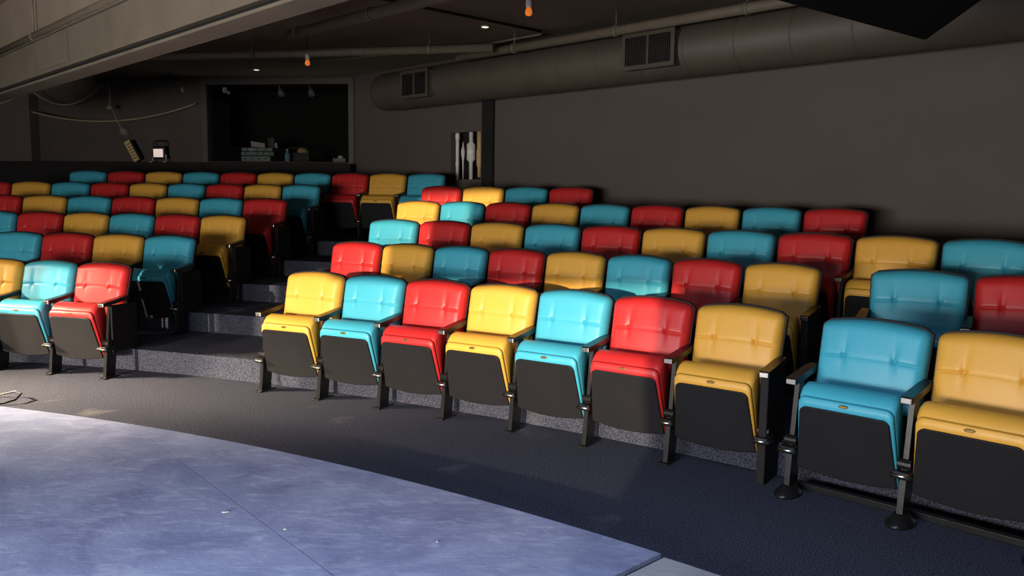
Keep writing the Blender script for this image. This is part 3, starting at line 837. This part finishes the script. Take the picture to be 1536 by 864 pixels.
def cable(name, pts, r, label, m=M_CABLE):
    p0 = Vector(pts[0])
    o = add(name, tube_mesh(name, [Vector(p)-p0 for p in pts], r, 6), m, loc=p0)
    tag(o, label, 'cable', 'loose cables')
    return o
c1 = sag(bw(-5.5, -0.35, 3.17), bw(-4.17, -0.35, 3.29), 0.30)
cable('hanging_cable', c1, 0.014, 'pale cable sagging from beam to bracket, upper left')
cable('hanging_cable', sag(bw(-5.55, -0.30, 2.82), bw(-2.72, -0.06, 2.98), 0.22), 0.016, 'long grey cable drooping level along wall to window frame')
cable('hanging_cable', [bw(-4.10, -0.35, 3.28), bw(-4.07, -0.35, 3.12), bw(-4.085, -0.35, 2.92), bw(-4.09, -0.35, 2.89)], 0.012, 'short cord dangling down from the ceiling bracket')
cable('hanging_cable', [bw(-4.07, -0.33, 2.87), bw(-4.0, -0.28, 2.65), bw(-3.91, -0.2, 2.42)], 0.006, 'thin dark wire running down to the timber block', M_GEAR)
cable('hanging_cable', sag((-7.95, 12.2, 2.78), (-6.75, 11.6, 3.1), 0.10), 0.013, 'pale cable rising to the beam at left edge of view')
kn = add('cord_knot', loft([[(0.05*s*math.cos(2*PI*i/8)*(1+.3*math.sin(i*2.1)), 0.03*s*math.sin(2*PI*i/8), z) for i in range(8)] for s, z in ((0.4, -0.04), (1.0, -0.015), (0.9, 0.01), (0.3, 0.03))], 'cord_knot', smooth=False), M_CABLE, loc=bw(-4.09, -0.35, 2.89), rotz=HB)
tag(kn, 'pale knotted cord end below the ceiling bracket', 'knot')
cn = empty('cable_cleat', (-7.75, 12.0, 2.80)); tag(cn, 'small white cleat hanging at the left edge of view', 'cleat')
add('cleat_bar', tube_mesh('cleat_bar', [(-0.08, 0, 0), (0.0, 0, 0.03), (0.09, 0, 0.04)], 0.016, 8), M_WHITE, cn)
add('cleat_cord', tube_mesh('cleat_cord', [(0, 0, 0.03), (-0.06, 0, 0.16), (-0.05, 0, CEIL-2.80)], 0.008, 6), M_WHITE, cn)
br = empty('ceiling_bracket', bw(-4.2, -0.35, 3.27), HB); tag(br, 'dark rail bracket below the ceiling left of booth', 'bracket')
add('rail', box_mesh('rail', 0.0, 1.35, -0.03, 0.03, 0.03, 0.08, bev=0.004), M_GEARD, br)
add('bracket_head', box_mesh('bracket_head', -0.07, 0.08, -0.05, 0.05, -0.02, 0.09, bev=0.008), M_GEARD, br)
for x in (0.1, 1.2): add('rail_rod', tube_mesh('rail_rod', [(x, 0, 0.08), (x, 0, CEIL-3.27)], 0.012, 6), M_GEARD, br)
sw = add('wall_hook', tube_mesh('wall_hook', [(0, 0, 0), (0, -0.03, 0.03), (0, -0.045, 0.0), (0, -0.03, -0.03), (0, 0, -0.04)], 0.018, 8), M_WHITE, loc=bw(-2.98, 0.0, 3.22), rotz=HB)
tag(sw, 'small white hook on wall left of the booth window', 'hook')

# floor cable at the far left, flecks on the deck
cable('floor_cable', [(-3.75, 5.42, 0.012), (-3.56, 5.46, 0.012), (-3.50, 5.50, 0.03), (-3.52, 5.60, 0.05), (-3.60, 5.66, 0.05), (-3.75, 5.68, 0.012)], 0.007, 'black cable loop lying on the carpet at left edge', M_CABLEB)
flecks = [(-0.97, 3.32, .4), (-0.30, 3.22, 1.1), (-1.37, 2.66, .2), (-0.52, 2.55, 2.0), (-0.95, 2.62, .9), (-1.65, 2.78, 2.6), (-0.62, 2.86, .5), (-0.15, 2.72, 1.5), (-1.3, 3.5, 0.1)]
for i, (x, y, r) in enumerate(flecks):
    s = 0.007 + 0.004*(i % 3)
    bm = bmesh.new()
    vs = [bm.verts.new((s*math.cos(q)*(1+.4*math.sin(3*q+i)), 0.5*s*math.sin(q), 0.001)) for q in [2*PI*j/7 for j in range(7)]]
    top = [bm.verts.new(v.co*0.8 + Vector((0, 0, 0.004))) for v in vs]
    bm.faces.new(vs); bm.faces.new(top)
    for j in range(7): bm.faces.new((vs[j], vs[(j+1) % 7], top[(j+1) % 7], top[j]))
    o = add('paint_flake', mesh_of(bm, 'paint_flake'), M_GEAR, loc=(x, y, STAGE_Z), rotz=r)
    tag(o, 'tiny pale flake lying on the blue stage deck', 'flake', 'pale flakes on the stage deck')
